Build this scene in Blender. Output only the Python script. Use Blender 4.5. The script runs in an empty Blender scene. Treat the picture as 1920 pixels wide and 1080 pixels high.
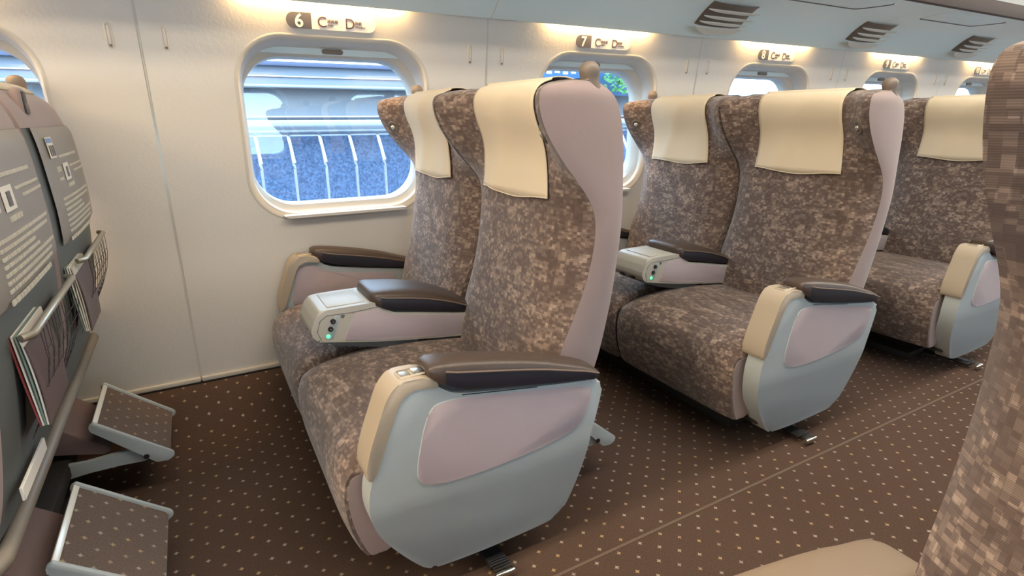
import bpy, bmesh, math, random
from mathutils import Vector, Matrix
random.seed(7)
S = bpy.context.scene
C = S.collection
PITCH = 1.16
PC = 1.57            # centre line of the window-side seat pair
MIR = 1.265          # carriage centre line * 2

# ------------------------------------------------------------------ helpers
def link(o, parent=None):
    C.objects.link(o)
    if parent is not None: o.parent = parent
    return o
def tag(o, label=None, cat=None, group=None, kind=None):
    if label: o['label'] = label
    if cat: o['category'] = cat
    if group: o['group'] = group
    if kind: o['kind'] = kind
    return o
def empty(name, loc):
    o = bpy.data.objects.new(name, None); o.location = loc; o.empty_display_size = .1
    return link(o)
def sharpen(bm, deg=38):
    for f in bm.faces: f.smooth = True
    a = math.radians(deg)
    for e in bm.edges:
        if len(e.link_faces) == 2:
            e.smooth = e.calc_face_angle(0) < a
def fin(name, bm, mat, parent=None, off=(0, 0, 0), deg=38, recalc=True):
    if recalc: bmesh.ops.recalc_face_normals(bm, faces=bm.faces)
    if off != (0, 0, 0): bmesh.ops.translate(bm, vec=off, verts=bm.verts)
    sharpen(bm, deg)
    me = bpy.data.meshes.new(name); bm.to_mesh(me); bm.free()
    for m in (mat if isinstance(mat, (list, tuple)) else [mat]): me.materials.append(m)
    return link(bpy.data.objects.new(name, me), parent)
def fillet(pts, r, n=5):
    """round the corners of a closed 2-D outline; r a number or list"""
    N = len(pts); out = []
    for i in range(N):
        p0 = Vector(pts[i-1]); p = Vector(pts[i]); p1 = Vector(pts[(i+1) % N])
        ri = r[i] if isinstance(r, (list, tuple)) else r
        a = (p0-p); b = (p1-p)
        if ri <= 0 or a.length < 1e-6 or b.length < 1e-6: out.append(tuple(p)); continue
        ang = a.angle(b)
        if ang > 3.05: out.append(tuple(p)); continue
        d = min(ri/math.tan(ang/2), a.length*.48, b.length*.48)
        A = p + a.normalized()*d; B = p + b.normalized()*d
        for k in range(n+1):
            t = k/n
            out.append(tuple((1-t)**2*A + 2*t*(1-t)*p + t*t*B))
    return out
def rrect(cx, cz, hx, hz, r, n=8):
    out = []
    for (sx, sz, a0) in ((1, 1, 0), (-1, 1, 90), (-1, -1, 180), (1, -1, 270)):
        for k in range(n+1):
            a = math.radians(a0 + 90*k/n)
            out.append((cx+sx*(hx-r)+r*math.cos(a), cz+sz*(hz-r)+r*math.sin(a)))
    return out
def add_prism(bm, pts, y0, y1, bev=0.0, seg=3):
    """outline in x-z pushed from y0 to y1, cap rims bevelled"""
    a = [bm.verts.new((x, y0, z)) for x, z in pts]
    b = [bm.verts.new((x, y1, z)) for x, z in pts]
    n = len(pts)
    fa = bm.faces.new(a); fb = bm.faces.new(b[::-1])
    for i in range(n): bm.faces.new((a[i], b[i], b[(i+1) % n], a[(i+1) % n]))
    if bev > 0:
        ed = set(fa.edges) | set(fb.edges)
        bmesh.ops.bevel(bm, geom=list(ed), offset=bev, segments=seg, profile=.5, affect='EDGES', clamp_overlap=True)
    return bm
def prism(pts, y0, y1, bev=0.0, seg=3):
    return add_prism(bmesh.new(), pts, y0, y1, bev, seg)
def add_box(bm, x0, x1, y0, y1, z0, z1, bev=0.0, seg=2):
    vs = [bm.verts.new(p) for p in ((x0,y0,z0),(x1,y0,z0),(x1,y1,z0),(x0,y1,z0),(x0,y0,z1),(x1,y0,z1),(x1,y1,z1),(x0,y1,z1))]
    fs = [bm.faces.new([vs[i] for i in q]) for q in ((0,3,2,1),(4,5,6,7),(0,1,5,4),(1,2,6,5),(2,3,7,6),(3,0,4,7))]
    if bev > 0:
        ed = set()
        for f in fs: ed |= set(f.edges)
        bmesh.ops.bevel(bm, geom=list(ed), offset=bev, segments=seg, profile=.5, affect='EDGES', clamp_overlap=True)
    return vs
def box(*a, **k):
    bm = bmesh.new(); add_box(bm, *a, **k); return bm
def add_tube(bm, path, r, n=10, cap=True):
    path = [Vector(p) for p in path]; rings = []
    up = Vector((0, 0, 1))
    for i, p in enumerate(path):
        t = (path[min(i+1, len(path)-1)] - path[max(i-1, 0)]).normalized()
        u = up if abs(t.dot(up)) < .9 else Vector((1, 0, 0))
        a = t.cross(u).normalized(); b = t.cross(a)
        ri = r[i] if isinstance(r, (list, tuple)) else r
        rings.append([bm.verts.new(p + ri*(math.cos(2*math.pi*k/n)*a + math.sin(2*math.pi*k/n)*b)) for k in range(n)])
    for A, B in zip(rings, rings[1:]):
        for k in range(n): bm.faces.new((A[k], A[(k+1) % n], B[(k+1) % n], B[k]))
    if cap: bm.faces.new(rings[0][::-1]); bm.faces.new(rings[-1])
    return bm
def tube(path, r, n=10): return add_tube(bmesh.new(), path, r, n)
def lathe(prof, origin, axis, n=20):
    """prof: (radius, height) pairs around an axis"""
    ax = Vector(axis).normalized(); u = Vector((0, 1, 0)) if abs(ax.y) < .9 else Vector((1, 0, 0))
    a = ax.cross(u).normalized(); b = ax.cross(a); o = Vector(origin); bm = bmesh.new()
    path = [o + ax*h for r, h in prof]; rings = []
    for (r, h) in prof:
        rings.append([bm.verts.new(o + ax*h + max(r, 1e-5)*(math.cos(2*math.pi*k/n)*a + math.sin(2*math.pi*k/n)*b)) for k in range(n)])
    for A, B in zip(rings, rings[1:]):
        for k in range(n): bm.faces.new((A[k], A[(k+1) % n], B[(k+1) % n], B[k]))
    bm.faces.new(rings[0][::-1]); bm.faces.new(rings[-1])
    return bm
def grid(P, nu, nv, uvf=None):
    """P(i,j)->point ; faces of a (nu x nv) grid, uv in metres"""
    bm = bmesh.new(); uvl = bm.loops.layers.uv.new('UVMap')
    V = [[bm.verts.new(P(i, j)) for j in range(nv)] for i in range(nu)]
    U = {}
    if uvf:
        for i in range(nu):
            for j in range(nv): U[V[i][j]] = uvf(i, j)
    for i in range(nu-1):
        for j in range(nv-1):
            f = bm.faces.new((V[i][j], V[i+1][j], V[i+1][j+1], V[i][j+1]))
            if uvf:
                for l in f.loops: l[uvl].uv = U[l.vert]
    return bm
def interp(tab, z):
    if z <= tab[0][0]: return tab[0][1]
    for (a, fa), (b, fb) in zip(tab, tab[1:]):
        if z <= b: return fa + (fb-fa)*(z-a)/(b-a)
    return tab[-1][1]
def smooth(tab, n=2):
    """Chaikin on an open polyline so traced curves run softly"""
    for _ in range(n):
        out = [tab[0]]
        for p, q in zip(tab, tab[1:]):
            out.append((.75*p[0]+.25*q[0], .75*p[1]+.25*q[1])); out.append((.25*p[0]+.75*q[0], .25*p[1]+.75*q[1]))
        out.append(tab[-1]); tab = out
    return tab
def soft(pts, n=2):
    for _ in range(n):
        out = []
        for i in range(len(pts)):
            p = pts[i]; q = pts[(i+1) % len(pts)]
            out.append((.75*p[0]+.25*q[0], .75*p[1]+.25*q[1])); out.append((.25*p[0]+.75*q[0], .25*p[1]+.75*q[1]))
        pts = out
    return pts
def sstep(a, b, x):
    t = min(1, max(0, (x-a)/(b-a))); return t*t*(3-2*t)
def children(o): return [c for c in bpy.data.objects if c.parent == o]
def copy_tree(o, parent=None):
    c = o.copy(); C.objects.link(c); c.parent = parent
    for ch in children(o): copy_tree(ch, c)
    return c

# ------------------------------------------------------------------ materials
def srgb(r, g, b):
    f = lambda c: (c/255/12.92) if c/255 <= .04045 else ((c/255+.055)/1.055)**2.4
    return (f(r), f(g), f(b), 1)
def newmat(name):
    m = bpy.data.materials.new(name); m.use_nodes = True
    nt = m.node_tree; return m, nt, nt.nodes['Principled BSDF']
def plain(name, col, rough=.5, metal=0, bump=0, bscale=400, var=0, spec=.5, coat=0, sheen=0):
    m, nt, p = newmat(name); N = nt.nodes; L = nt.links
    p.inputs['Base Color'].default_value = col; p.inputs['Roughness'].default_value = rough
    p.inputs['Metallic'].default_value = metal; p.inputs['Specular IOR Level'].default_value = spec
    p.inputs['Coat Weight'].default_value = coat
    p.inputs['Sheen Weight'].default_value = sheen
    tc = N.new('ShaderNodeTexCoord')
    nz = N.new('ShaderNodeTexNoise'); nz.inputs['Scale'].default_value = bscale; nz.inputs['Detail'].default_value = 2
    L.new(tc.outputs['Object'], nz.inputs['Vector'])
    if bump:
        b = N.new('ShaderNodeBump'); b.inputs['Strength'].default_value = bump; b.inputs['Distance'].default_value = .002
        L.new(nz.outputs['Fac'], b.inputs['Height']); L.new(b.outputs['Normal'], p.inputs['Normal'])
    if var:
        n2 = N.new('ShaderNodeTexNoise'); n2.inputs['Scale'].default_value = 6; L.new(tc.outputs['Object'], n2.inputs['Vector'])
        mr = N.new('ShaderNodeMapRange'); mr.inputs[3].default_value = 1-var; mr.inputs[4].default_value = 1+var
        L.new(n2.outputs['Fac'], mr.inputs[0])
        mx = N.new('ShaderNodeMix'); mx.data_type = 'RGBA'; mx.blend_type = 'MULTIPLY'; mx.inputs[0].default_value = 1
        mx.inputs[6].default_value = col; L.new(mr.outputs[0], mx.inputs[7]); L.new(mx.outputs[2], p.inputs['Base Color'])
    return m
def emis(name, col, st):
    m, nt, p = newmat(name); p.inputs['Base Color'].default_value = col
    p.inputs['Emission Color'].default_value = col; p.inputs['Emission Strength'].default_value = st
    return m
def mth(nt, op, a, b=None, c=None):
    n = nt.nodes.new('ShaderNodeMath'); n.operation = op
    for i, v in enumerate((a, b, c)):
        if v is None: continue
        if isinstance(v, (int, float)): n.inputs[i].default_value = v
        else: nt.links.new(v, n.inputs[i])
    return n.outputs[0]

def fabric_mat():
    m, nt, p = newmat('mosaic_fabric'); N = nt.nodes; L = nt.links
    uv = N.new('ShaderNodeUVMap'); uv.uv_map = 'UVMap'
    sp = N.new('ShaderNodeSeparateXYZ'); L.new(uv.outputs[0], sp.inputs[0])
    def cells(cu, cv, seed):
        iu = mth(nt, 'FLOOR', mth(nt, 'DIVIDE', sp.outputs[0], cu)); iv = mth(nt, 'FLOOR', mth(nt, 'DIVIDE', sp.outputs[1], cv))
        cb = N.new('ShaderNodeCombineXYZ'); L.new(iu, cb.inputs[0]); L.new(iv, cb.inputs[1]); cb.inputs[2].default_value = seed
        wn = N.new('ShaderNodeTexWhiteNoise'); L.new(cb.outputs[0], wn.inputs['Vector'])
        return wn.outputs['Value'], cb.outputs[0]
    a, va = cells(.0105, .0072, 1.0)
    b, vb = cells(.026, .016, 5.0)
    c, vc = cells(.065, .032, 9.0)
    ns = N.new('ShaderNodeTexNoise'); ns.inputs['Scale'].default_value = 9; ns.inputs['Detail'].default_value = 3; L.new(uv.outputs[0], ns.inputs['Vector'])
    s = mth(nt, 'ADD', mth(nt, 'MULTIPLY', a, .42), mth(nt, 'ADD', mth(nt, 'MULTIPLY', b, .34), mth(nt, 'MULTIPLY', c, .16)))
    s = mth(nt, 'ADD', s, mth(nt, 'MULTIPLY', mth(nt, 'SUBTRACT', ns.outputs['Fac'], .5), .38))
    d_, vd = cells(.0078, .0066, 13.0)
    s = mth(nt, 'ADD', s, mth(nt, 'MULTIPLY', mth(nt, 'GREATER_THAN', d_, .90), .20))
    cr = N.new('ShaderNodeValToRGB'); L.new(s, cr.inputs[0])
    e = cr.color_ramp.elements; e[0].position = .12; e[0].color = srgb(88, 73, 66)
    e[1].position = .42; e[1].color = srgb(101, 85, 77)
    for pos, col in ((.53, srgb(114, 98, 88)), (.64, srgb(128, 110, 98)), (.76, srgb(145, 125, 112)), (.88, srgb(164, 144, 129))):
        x = e.new(pos); x.color = col
    # ribbed weave, running across the seat
    rib = mth(nt, 'SINE', mth(nt, 'MULTIPLY', sp.outputs[1], 2*math.pi/.0026))
    rib = mth(nt, 'MULTIPLY_ADD', rib, .14, .92)
    mx = N.new('ShaderNodeMix'); mx.data_type = 'RGBA'; mx.blend_type = 'MULTIPLY'; mx.inputs[0].default_value = 1
    L.new(cr.outputs[0], mx.inputs[6]); L.new(rib, mx.inputs[7]); L.new(mx.outputs[2], p.inputs['Base Color'])
    p.inputs['Roughness'].default_value = .9; p.inputs['Sheen Weight'].default_value = .25; p.inputs['Sheen Roughness'].default_value = .5
    p.inputs['Specular IOR Level'].default_value = .2
    bp = N.new('ShaderNodeBump'); bp.inputs['Strength'].default_value = .35; bp.inputs['Distance'].default_value = .001
    L.new(mth(nt, 'ADD', rib, s), bp.inputs['Height']); L.new(bp.outputs[0], p.inputs['Normal'])
    return m
def carpet_mat(name, base, PX=.0693, PY=.0686, ox=.903, oy=.912, size=.5, dim=1.0):
    m, nt, p = newmat(name); N = nt.nodes; L = nt.links
    uv = N.new('ShaderNodeUVMap'); uv.uv_map = 'UVMap'
    sp = N.new('ShaderNodeSeparateXYZ'); L.new(uv.outputs[0], sp.inputs[0])
    u = mth(nt, 'DIVIDE', mth(nt, 'SUBTRACT', sp.outputs[0], ox), PX); v = mth(nt, 'DIVIDE', mth(nt, 'SUBTRACT', sp.outputs[1], oy), PY)
    masks = []; cols = []
    for h, seed in ((0.5, 1.0), (0.0, 4.0)):
        uu = mth(nt, 'ADD', u, h); vv = mth(nt, 'ADD', v, h)
        fu = mth(nt, 'ABSOLUTE', mth(nt, 'SUBTRACT', mth(nt, 'FRACT', uu), .5)); fv = mth(nt, 'ABSOLUTE', mth(nt, 'SUBTRACT', mth(nt, 'FRACT', vv), .5))
        # four-pointed star |x|^.6+|y|^.6
        d = mth(nt, 'ADD', mth(nt, 'POWER', fu, .62), mth(nt, 'POWER', fv, .62))
        masks.append(mth(nt, 'LESS_THAN', d, size*.52))
        cb = N.new('ShaderNodeCombineXYZ'); L.new(mth(nt, 'FLOOR', uu), cb.inputs[0]); L.new(mth(nt, 'FLOOR', vv), cb.inputs[1]); cb.inputs[2].default_value = seed
        wn = N.new('ShaderNodeTexWhiteNoise'); L.new(cb.outputs[0], wn.inputs['Vector']); cols.append(wn.outputs['Value'])
    mask = mth(nt, 'MAXIMUM', masks[0], masks[1])
    rnd = mth(nt, 'ADD', mth(nt, 'MULTIPLY', masks[0], cols[0]), mth(nt, 'MULTIPLY', masks[1], cols[1]))
    cr = N.new('ShaderNodeValToRGB'); cr.color_ramp.interpolation = 'CONSTANT'; L.new(rnd, cr.inputs[0])
    e = cr.color_ramp.elements; e[0].position = 0; e[0].color = srgb(148, 134, 114); e[1].position = .35; e[1].color = srgb(152, 124, 80)
    for pos, col in ((.6, srgb(130, 122, 112)), (.82, srgb(138, 108, 84))): x = e.new(pos); x.color = col
    nz = N.new('ShaderNodeTexNoise'); nz.inputs['Scale'].default_value = 260; nz.inputs['Detail'].default_value = 3; L.new(uv.outputs[0], nz.inputs['Vector'])
    n2 = N.new('ShaderNodeTexNoise'); n2.inputs['Scale'].default_value = 3; L.new(uv.outputs[0], n2.inputs['Vector'])
    var = mth(nt, 'ADD', mth(nt, 'MULTIPLY_ADD', nz.outputs['Fac'], .9, .45), mth(nt, 'MULTIPLY', n2.outputs['Fac'], .2))
    b = N.new('ShaderNodeMix'); b.data_type = 'RGBA'; b.blend_type = 'MULTIPLY'; b.inputs[0].default_value = 1; b.inputs[6].default_value = base; L.new(var, b.inputs[7])
    mx = N.new('ShaderNodeMix'); mx.data_type = 'RGBA'; L.new(mask, mx.inputs[0]); L.new(b.outputs[2], mx.inputs[6]); L.new(cr.outputs[0], mx.inputs[7])
    L.new(mx.outputs[2], p.inputs['Base Color']); L.new(mth(nt, 'MULTIPLY_ADD', mask, -.5, .95), p.inputs['Roughness']); L.new(mth(nt, 'MULTIPLY_ADD', mask, .7, .1), p.inputs['Specular IOR Level'])
    bp = N.new('ShaderNodeBump'); bp.inputs['Strength'].default_value = .5; bp.inputs['Distance'].default_value = .002; L.new(nz.outputs['Fac'], bp.inputs['Height']); L.new(bp.outputs[0], p.inputs['Normal'])
    return m
M = {}
M['fabric'] = fabric_mat()
M['carpet'] = carpet_mat('star_carpet', srgb(80, 63, 53))
M['board'] = carpet_mat('footrest_carpet', srgb(104, 90, 82), PX=.055, PY=.055, ox=.01, oy=.02, size=.56)
M['wall'] = plain('wall_laminate', srgb(206, 200, 190), .55, bump=.25, bscale=90)
M['frame'] = plain('window_surround', srgb(190, 184, 172), .5)
M['joint'] = plain('joint_strip', srgb(196, 188, 174), .5)
M['dark'] = plain('dark_gap', srgb(30, 27, 25), .8)
M['rackshell'] = plain('rack_laminate', srgb(210, 224, 224), .5)
M['vent'] = plain('vent_plastic', srgb(205, 203, 192), .5)
M['brown'] = plain('brown_edge', srgb(52, 35, 29), .6, var=.1)
M['ceil'] = plain('ceiling_panel', srgb(228, 222, 214), .5)
M['mauve'] = plain('mauve_moquette', srgb(148, 129, 124), .95, bump=.3, bscale=900, sheen=.3, spec=.2, var=.03)
M['insert'] = plain('mauve_insert', srgb(176, 161, 162), .95, bump=.5, bscale=700, sheen=.2, spec=.2, var=.04)
M['shell'] = plain('grey_plastic', srgb(166, 173, 172), .5, bump=.15, bscale=700)
M['cap'] = plain('cap_plastic_warm_lit', srgb(170, 156, 136), .42, bump=.1, bscale=700)  # grey cap plastic; the warm front light is tinted into its colour
M['console'] = plain('console_plastic', srgb(174, 169, 156), .42, bump=.1, bscale=700)
M['back'] = plain('back_shell', srgb(140, 134, 126), .5)
M['backdark'] = plain('pocket_frame', srgb(92, 96, 94), .55)
M['pad'] = plain('brown_leather', srgb(72, 59, 51), .4, bump=.2, bscale=300)
M['padside'] = plain('dark_leather_side', srgb(40, 38, 45), .5, bump=.15, bscale=300)
M['cloth'] = plain('cream_cloth', srgb(210, 194, 166), .9, bump=.2, bscale=900, sheen=.1)
M['knob'] = plain('taupe_plastic', srgb(116, 103, 91), .5)
M['piping'] = plain('piping_highlight', srgb(118, 100, 84), .5)  # paler than the pad, painting the light caught on its rolled edge
M['chrome'] = plain('chrome', srgb(225, 222, 212), .18, metal=1)
M['strip'] = plain('strip_painted_glare', srgb(236, 232, 220), .3, metal=.2)  # metal edge whitened to paint in its window and ceiling reflection
M['tan'] = plain('tan_leather', srgb(132, 112, 90), .6, bump=.1)
M['metal'] = plain('satin_metal', srgb(175, 168, 152), .35, metal=.7)
M['black'] = plain('black_plastic', srgb(28, 28, 30), .4)
M['base'] = plain('pedestal_dark', srgb(42, 38, 36), .7)
M['ink'] = plain('sign_grey', srgb(92, 88, 90), .5)
M['ink2'] = plain('sign_text', srgb(92, 66, 62), .5)
M['paper'] = plain('paper_white', srgb(222, 216, 204), .7)
M['paper2'] = plain('paper_red', srgb(140, 60, 60), .6)
M['paper3'] = plain('paper_teal', srgb(120, 140, 130), .6)
M['lampring'] = plain('lamp_ring', srgb(92, 82, 74), .45)
M['dkcover'] = plain('dark_cover', srgb(96, 78, 76), .5, var=.3)
M['print'] = plain('printed_pale', srgb(196, 188, 170), .6)
M['blue'] = plain('sticker_blue', srgb(120, 150, 190), .6)
M['net'] = plain('net_cord', srgb(60, 52, 50), .8)
M['green'] = emis('green_lamp', (0.05, 1.0, .25, 1), 3.0)
M['lens'] = plain('lamp_lens', srgb(190, 186, 176), .15, metal=.6)
M['signwhite'] = plain('sign_white', srgb(238, 232, 222), .5)

def glass_mat():
    m = bpy.data.materials.new('window_glass'); m.use_nodes = True; nt = m.node_tree; nt.nodes.clear()
    o = nt.nodes.new('ShaderNodeOutputMaterial'); t = nt.nodes.new('ShaderNodeBsdfTransparent'); t.inputs[0].default_value = (.93, .97, 1, 1)
    g = nt.nodes.new('ShaderNodeBsdfGlossy'); g.inputs['Roughness'].default_value = .0
    mx = nt.nodes.new('ShaderNodeMixShader'); fr = nt.nodes.new('ShaderNodeLayerWeight'); fr.inputs[0].default_value = .5
    k = mth(nt, 'MULTIPLY_ADD', mth(nt, 'POWER', fr.outputs[1], 4.0), .4, .08)
    nt.links.new(k, mx.inputs[0]); nt.links.new(t.outputs[0], mx.inputs[1]); nt.links.new(g.outputs[0], mx.inputs[2]); nt.links.new(mx.outputs[0], o.inputs[0])
    return m
M['glass'] = glass_mat()

# ------------------------------------------------------------------ carriage shell
def wy(z):   # inner wall surface of the window side
    return interp([(.10, 2.20), (.62, 2.20), (.95, 2.175), (1.16, 2.14), (1.41, 2.113), (1.50, 2.105)], z)
X0, X1 = -4.12, 11.0
K0, K1 = -3, 8                     # wall panels
JX = -.076                         # a panel joint
def side(y, s): return y if s > 0 else MIR - y

# floor: flat carpet sweeping up at both walls
prof = smooth([(MIR/2, 0), (1.5, 0), (1.93, 0), (2.0, .004), (2.04, .03), (2.08, .07), (2.12, .10), (2.16, .115), (2.20, .118)], 2)
prof = [(MIR-y, z) for y, z in prof[::-1]][:-1] + prof
ln = [0]
for a, b in zip(prof, prof[1:]): ln.append(ln[-1] + math.hypot(b[0]-a[0], b[1]-a[1]))
mid = ln[len(ln)//2] - MIR/2
xs = [X0 + (X1-X0)*i/30 for i in range(31)]
fl = fin('floor', grid(lambda i, j: (xs[i], prof[j][0], prof[j][1]), 31, len(prof), lambda i, j: (xs[i], ln[j]-mid)), M['carpet'], recalc=False)
tag(fl, 'dark brown carpet with small gold and white stars', kind='structure')
bm = bmesh.new()
for s in (1, -1): add_box(bm, X0, X1, side(.893, s)-.004, side(.893, s)+.004, -.002, .0015)
tag(fin('trim_1', bm, plain('carpet_seam', srgb(98, 82, 68), .95)), 'raised seam lines in the aisle carpet', kind='structure')

WCX, HW, ZB, ZT = .504+.076, .325, .697, 1.305     # window centre measured from the joint
def hole(dx, dz, r, cz=(ZB+ZT)/2, hz=(ZT-ZB)/2):
    return rrect(0, cz, HW+dx, hz+dz, r, 10)
def wall(s, name):
    bm = bmesh.new()
    for k in range(K0, K1+1):
        xa = JX + k*PITCH + .004; xb = JX + (k+1)*PITCH - .004; cx = (xa+xb)/2
        z0, z1 = .135, 1.50
        inner = [(cx+x, z) for x, z in hole(.0, .0, .15)]
        out = []
        cz = 1.0
        for x, z in inner:
            dx, dz = x-cx, z-cz
            t = min(((xb-cx)/abs(dx)) if abs(dx) > 1e-6 else 1e9, ((z1-cz)/dz) if dz > 1e-6 else ((cz-z0)/-dz if dz < -1e-6 else 1e9))
            out.append((cx+dx*t, cz+dz*t))
        # snap the nearest ray to each rectangle corner
        for c in ((xa, z0), (xa, z1), (xb, z0), (xb, z1)):
            i = min(range(len(out)), key=lambda i: (out[i][0]-c[0])**2 + (out[i][1]-c[1])**2); out[i] = c
        n = len(out); rings = []
        R_ = [0, .012, .03, .06, .12, .2, .3, .45, .6, .8, 1]
        for t in R_:
            rings.append([bm.verts.new((a[0]+(b[0]-a[0])*t, side(wy(a[1]+(b[1]-a[1])*t)+(.004 if t == 0 else 0), s), a[1]+(b[1]-a[1])*t)) for a, b in zip(inner, out)])
        for A, B in zip(rings, rings[1:]):
            for i in range(n): bm.faces.new((A[i], A[(i+1) % n], B[(i+1) % n], B[i]))
    bmesh.ops.remove_doubles(bm, verts=bm.verts, dist=1e-5)
    w = fin(name, bm, M['wall'], deg=60)
    tag(w, 'cream wall panels with a rounded window opening in each', kind='structure')
    # joint strips between panels
    bm = bmesh.new()
    for k in range(K0, K1+2):
        x = JX + k*PITCH
        zs = [.125+.06*i for i in range(24)]
        for (a, b, d, ) in ((-.014, .014, .004), (-.0016, .0016, -.0002)):
            L_ = [bm.verts.new((x+a, side(wy(z)+d, s), z)) for z in zs]; R2 = [bm.verts.new((x+b, side(wy(z)+d, s), z)) for z in zs]
            for i in range(len(zs)-1): bm.faces.new((L_[i], R2[i], R2[i+1], L_[i+1]))
    j = fin('joint_strip', bm, M['joint'], w)
    # bottom trim strip and dark gap
    bm = bmesh.new()
    for k in range(K0, K1+1):
        xa = JX + k*PITCH + .002; xb = JX + (k+1)*PITCH - .002
        ya, yb = side(2.188, s), side(2.215, s)
        add_box(bm, xa, xb, min(ya, yb), max(ya, yb), .124, .14, .003)
    tag(fin('baseboard_right' if s > 0 else 'baseboard_left', bm, M['joint']), 'narrow grey strip along the foot of the wall', kind='structure')
    bm = bmesh.new(); ya, yb = side(2.186, s), side(2.3, s)
    add_box(bm, X0, X1, min(ya, yb)+.004, max(ya, yb), .05, .125)
    tag(fin('trim_2' if s > 0 else 'trim_3', bm, M['dark']), 'dark gap between carpet and wall strip', kind='structure')
    return w
wall(1, 'wall_right'); wall(-1, 'wall_left')

def window(k, s, idx, lab):
    cx = JX + WCX + k*PITCH
    # frame: sweeps from the wall opening to the glass
    L_ = [(.006, .006, .155, None, -.001), (0.002, 0.002, .152, None, -.0015), (-.002, -.003, .148, None, .004), (-.005, -.008, .144, None, .018)]
    rings = []; bm = bmesh.new()
    def ring(dx, ztop, zbot, r, yf):
        cz = (ztop+zbot)/2; hz = (ztop-zbot)/2
        return [bm.verts.new((cx+x, side(yf(z), s), z)) for x, z in rrect(0, cz, HW+dx, hz, r, 10)]
    rings.append(ring(.014, ZT+.014, ZB-.014, .16, lambda z: wy(z)+.0005))
    rings.append(ring(.010, ZT+.010, ZB-.010, .158, lambda z: wy(z)-.0010))
    rings.append(ring(.002, ZT+.002, ZB-.004, .15, lambda z: wy(z)-.0012))
    rings.append(ring(-.004, ZT-.004, ZB+.004, .146, lambda z: wy(z)+.006))
    rings.append(ring(-.010, ZT-.016, ZB+.012, .142, lambda z: .5*wy(z)+.5*2.205))
    rings.append(ring(-.013, ZT-.022, ZB+.018, .14, lambda z: 2.207))
    rings.append(ring(-.010, ZT-.024, ZB+.018, .14, lambda z: 2.216))
    rings.append(ring(-.012, ZT-.034, ZB+.024, .14, lambda z: 2.222))
    rings.append(ring(-.018, ZT-.050, ZB+.040, .135, lambda z: 2.232))
    rings.append(ring(-.022, ZT-.055, ZB+.044, .132, lambda z: 2.30))
    n = len(rings[0])
    for A, B in zip(rings, rings[1:]):
        for i in range(n): bm.faces.new((A[i], A[(i+1) % n], B[(i+1) % n], B[i]))
    w = fin('window_%d' % idx, bm, M['frame'], deg=50); tag(w, lab, kind='structure')
    g = prism([(cx+x, z) for x, z in rrect(0, .998, HW-.012, .262, .14, 10)], side(2.268, s)-.003, side(2.268, s)+.003)
    fin('glass', g, M['glass'], w)
    # raised shade: its lower edge shows below the soffit, with a grip
    sh = prism([(cx-.262, 1.262), (cx+.262, 1.262), (cx+.262, 1.282), (cx+.2, 1.286), (cx-.2, 1.286), (cx-.262, 1.282)], side(2.210, s)-.004, side(2.210, s)+.003, .002)
    shade = fin('window_shade', sh, M['rackshell'], w)
    h = prism([(cx+x, z) for x, z in rrect(0, 1.273, .037, .0085, .008, 5)], side(2.203, s)-.003, side(2.203, s)+.004, .0015)
    fin('shade_grip', h, M['knob'], shade)
    # sill ledge
    sl = bmesh.new(); ys = sorted((side(2.160, s), side(2.225, s)))
    add_prism(sl, fillet([(cx-.235, .708), (cx-.215, .698), (cx+.215, .698), (cx+.235, .708)], .005), ys[0], ys[1], .003)
    fin('window_sill', sl, M['wall'], w)
    return w
ids = {0: 'beside the nearest seat pair, with silver fence bars outside', -1: 'at the far left edge, behind the grey seat backs', 1: 'second from the nearest, partly behind a tall headrest'}
idx = 1
for k in range(-2, 8):
    window(k, 1, idx, 'rounded carriage window ' + ids.get(k, 'number %d along the seat rows' % (6+k))); idx += 1
for k in range(-2, 8):
    window(k, -1, idx, 'rounded window in the opposite carriage wall'); idx += 1

# luggage rack underside, brown front edge, upper wall and ceiling
def rack(s, n):
    P = smooth([(2.088, 1.409), (2.05, 1.44), (2.02, 1.47), (1.98, 1.503), (1.93, 1.533), (1.85, 1.553), (1.74, 1.562), (1.635, 1.567)], 2)
    P = [(2.14, 1.452), (2.094, 1.452), (2.092, 1.412)] + P
    bm = bmesh.new()
    xs_ = [X0, X1]
    A = [bm.verts.new((X0, side(y, s), z)) for y, z in P]; B = [bm.verts.new((X1, side(y, s), z)) for y, z in P]
    for i in range(len(P)-1): bm.faces.new((A[i], B[i], B[i+1], A[i+1]))
    # top side
    Q = [(2.14, 1.452), (2.12, 1.62), (1.64, 1.60), (1.635, 1.567)]
    A = [bm.verts.new((X0, side(y, s), z)) for y, z in Q]; B = [bm.verts.new((X1, side(y, s), z)) for y, z in Q]
    for i in range(len(Q)-1): bm.faces.new((A[i], B[i], B[i+1], A[i+1]))
    r = fin('trim_%d' % n, bm, M['rackshell'], deg=30); tag(r, 'pale underside of the luggage rack along the wall', kind='structure')
    bm = bmesh.new(); ya, yb = sorted((side(1.612, s), side(1.637, s)))
    add_box(bm, X0, X1, ya, yb, 1.566, 1.637, .006, 3)
    fin('rack_edge', bm, M['brown'], r)
    # fine cross seams of the rack shell, level with the wall joints
    bm = bmesh.new()
    for k in range(K0, K1+2):
        x = JX+k*PITCH
        A = [bm.verts.new((x-.0015, side(y, s), z-.0006)) for y, z in P[3:]]; B = [bm.verts.new((x+.0015, side(y, s), z-.0006)) for y, z in P[3:]]
        for i in range(len(A)-1): bm.faces.new((A[i], B[i], B[i+1], A[i+1]))
    fin('shell_seam', bm, M['joint'], r)
    return P
RP = rack(1, 4)[3:]; rack(-1, 5)
cp = smooth([(2.12, 1.61), (2.06, 1.80), (1.9, 1.98), (1.6, 2.09), (1.2, 2.14), (MIR/2, 2.16)], 2)
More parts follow.
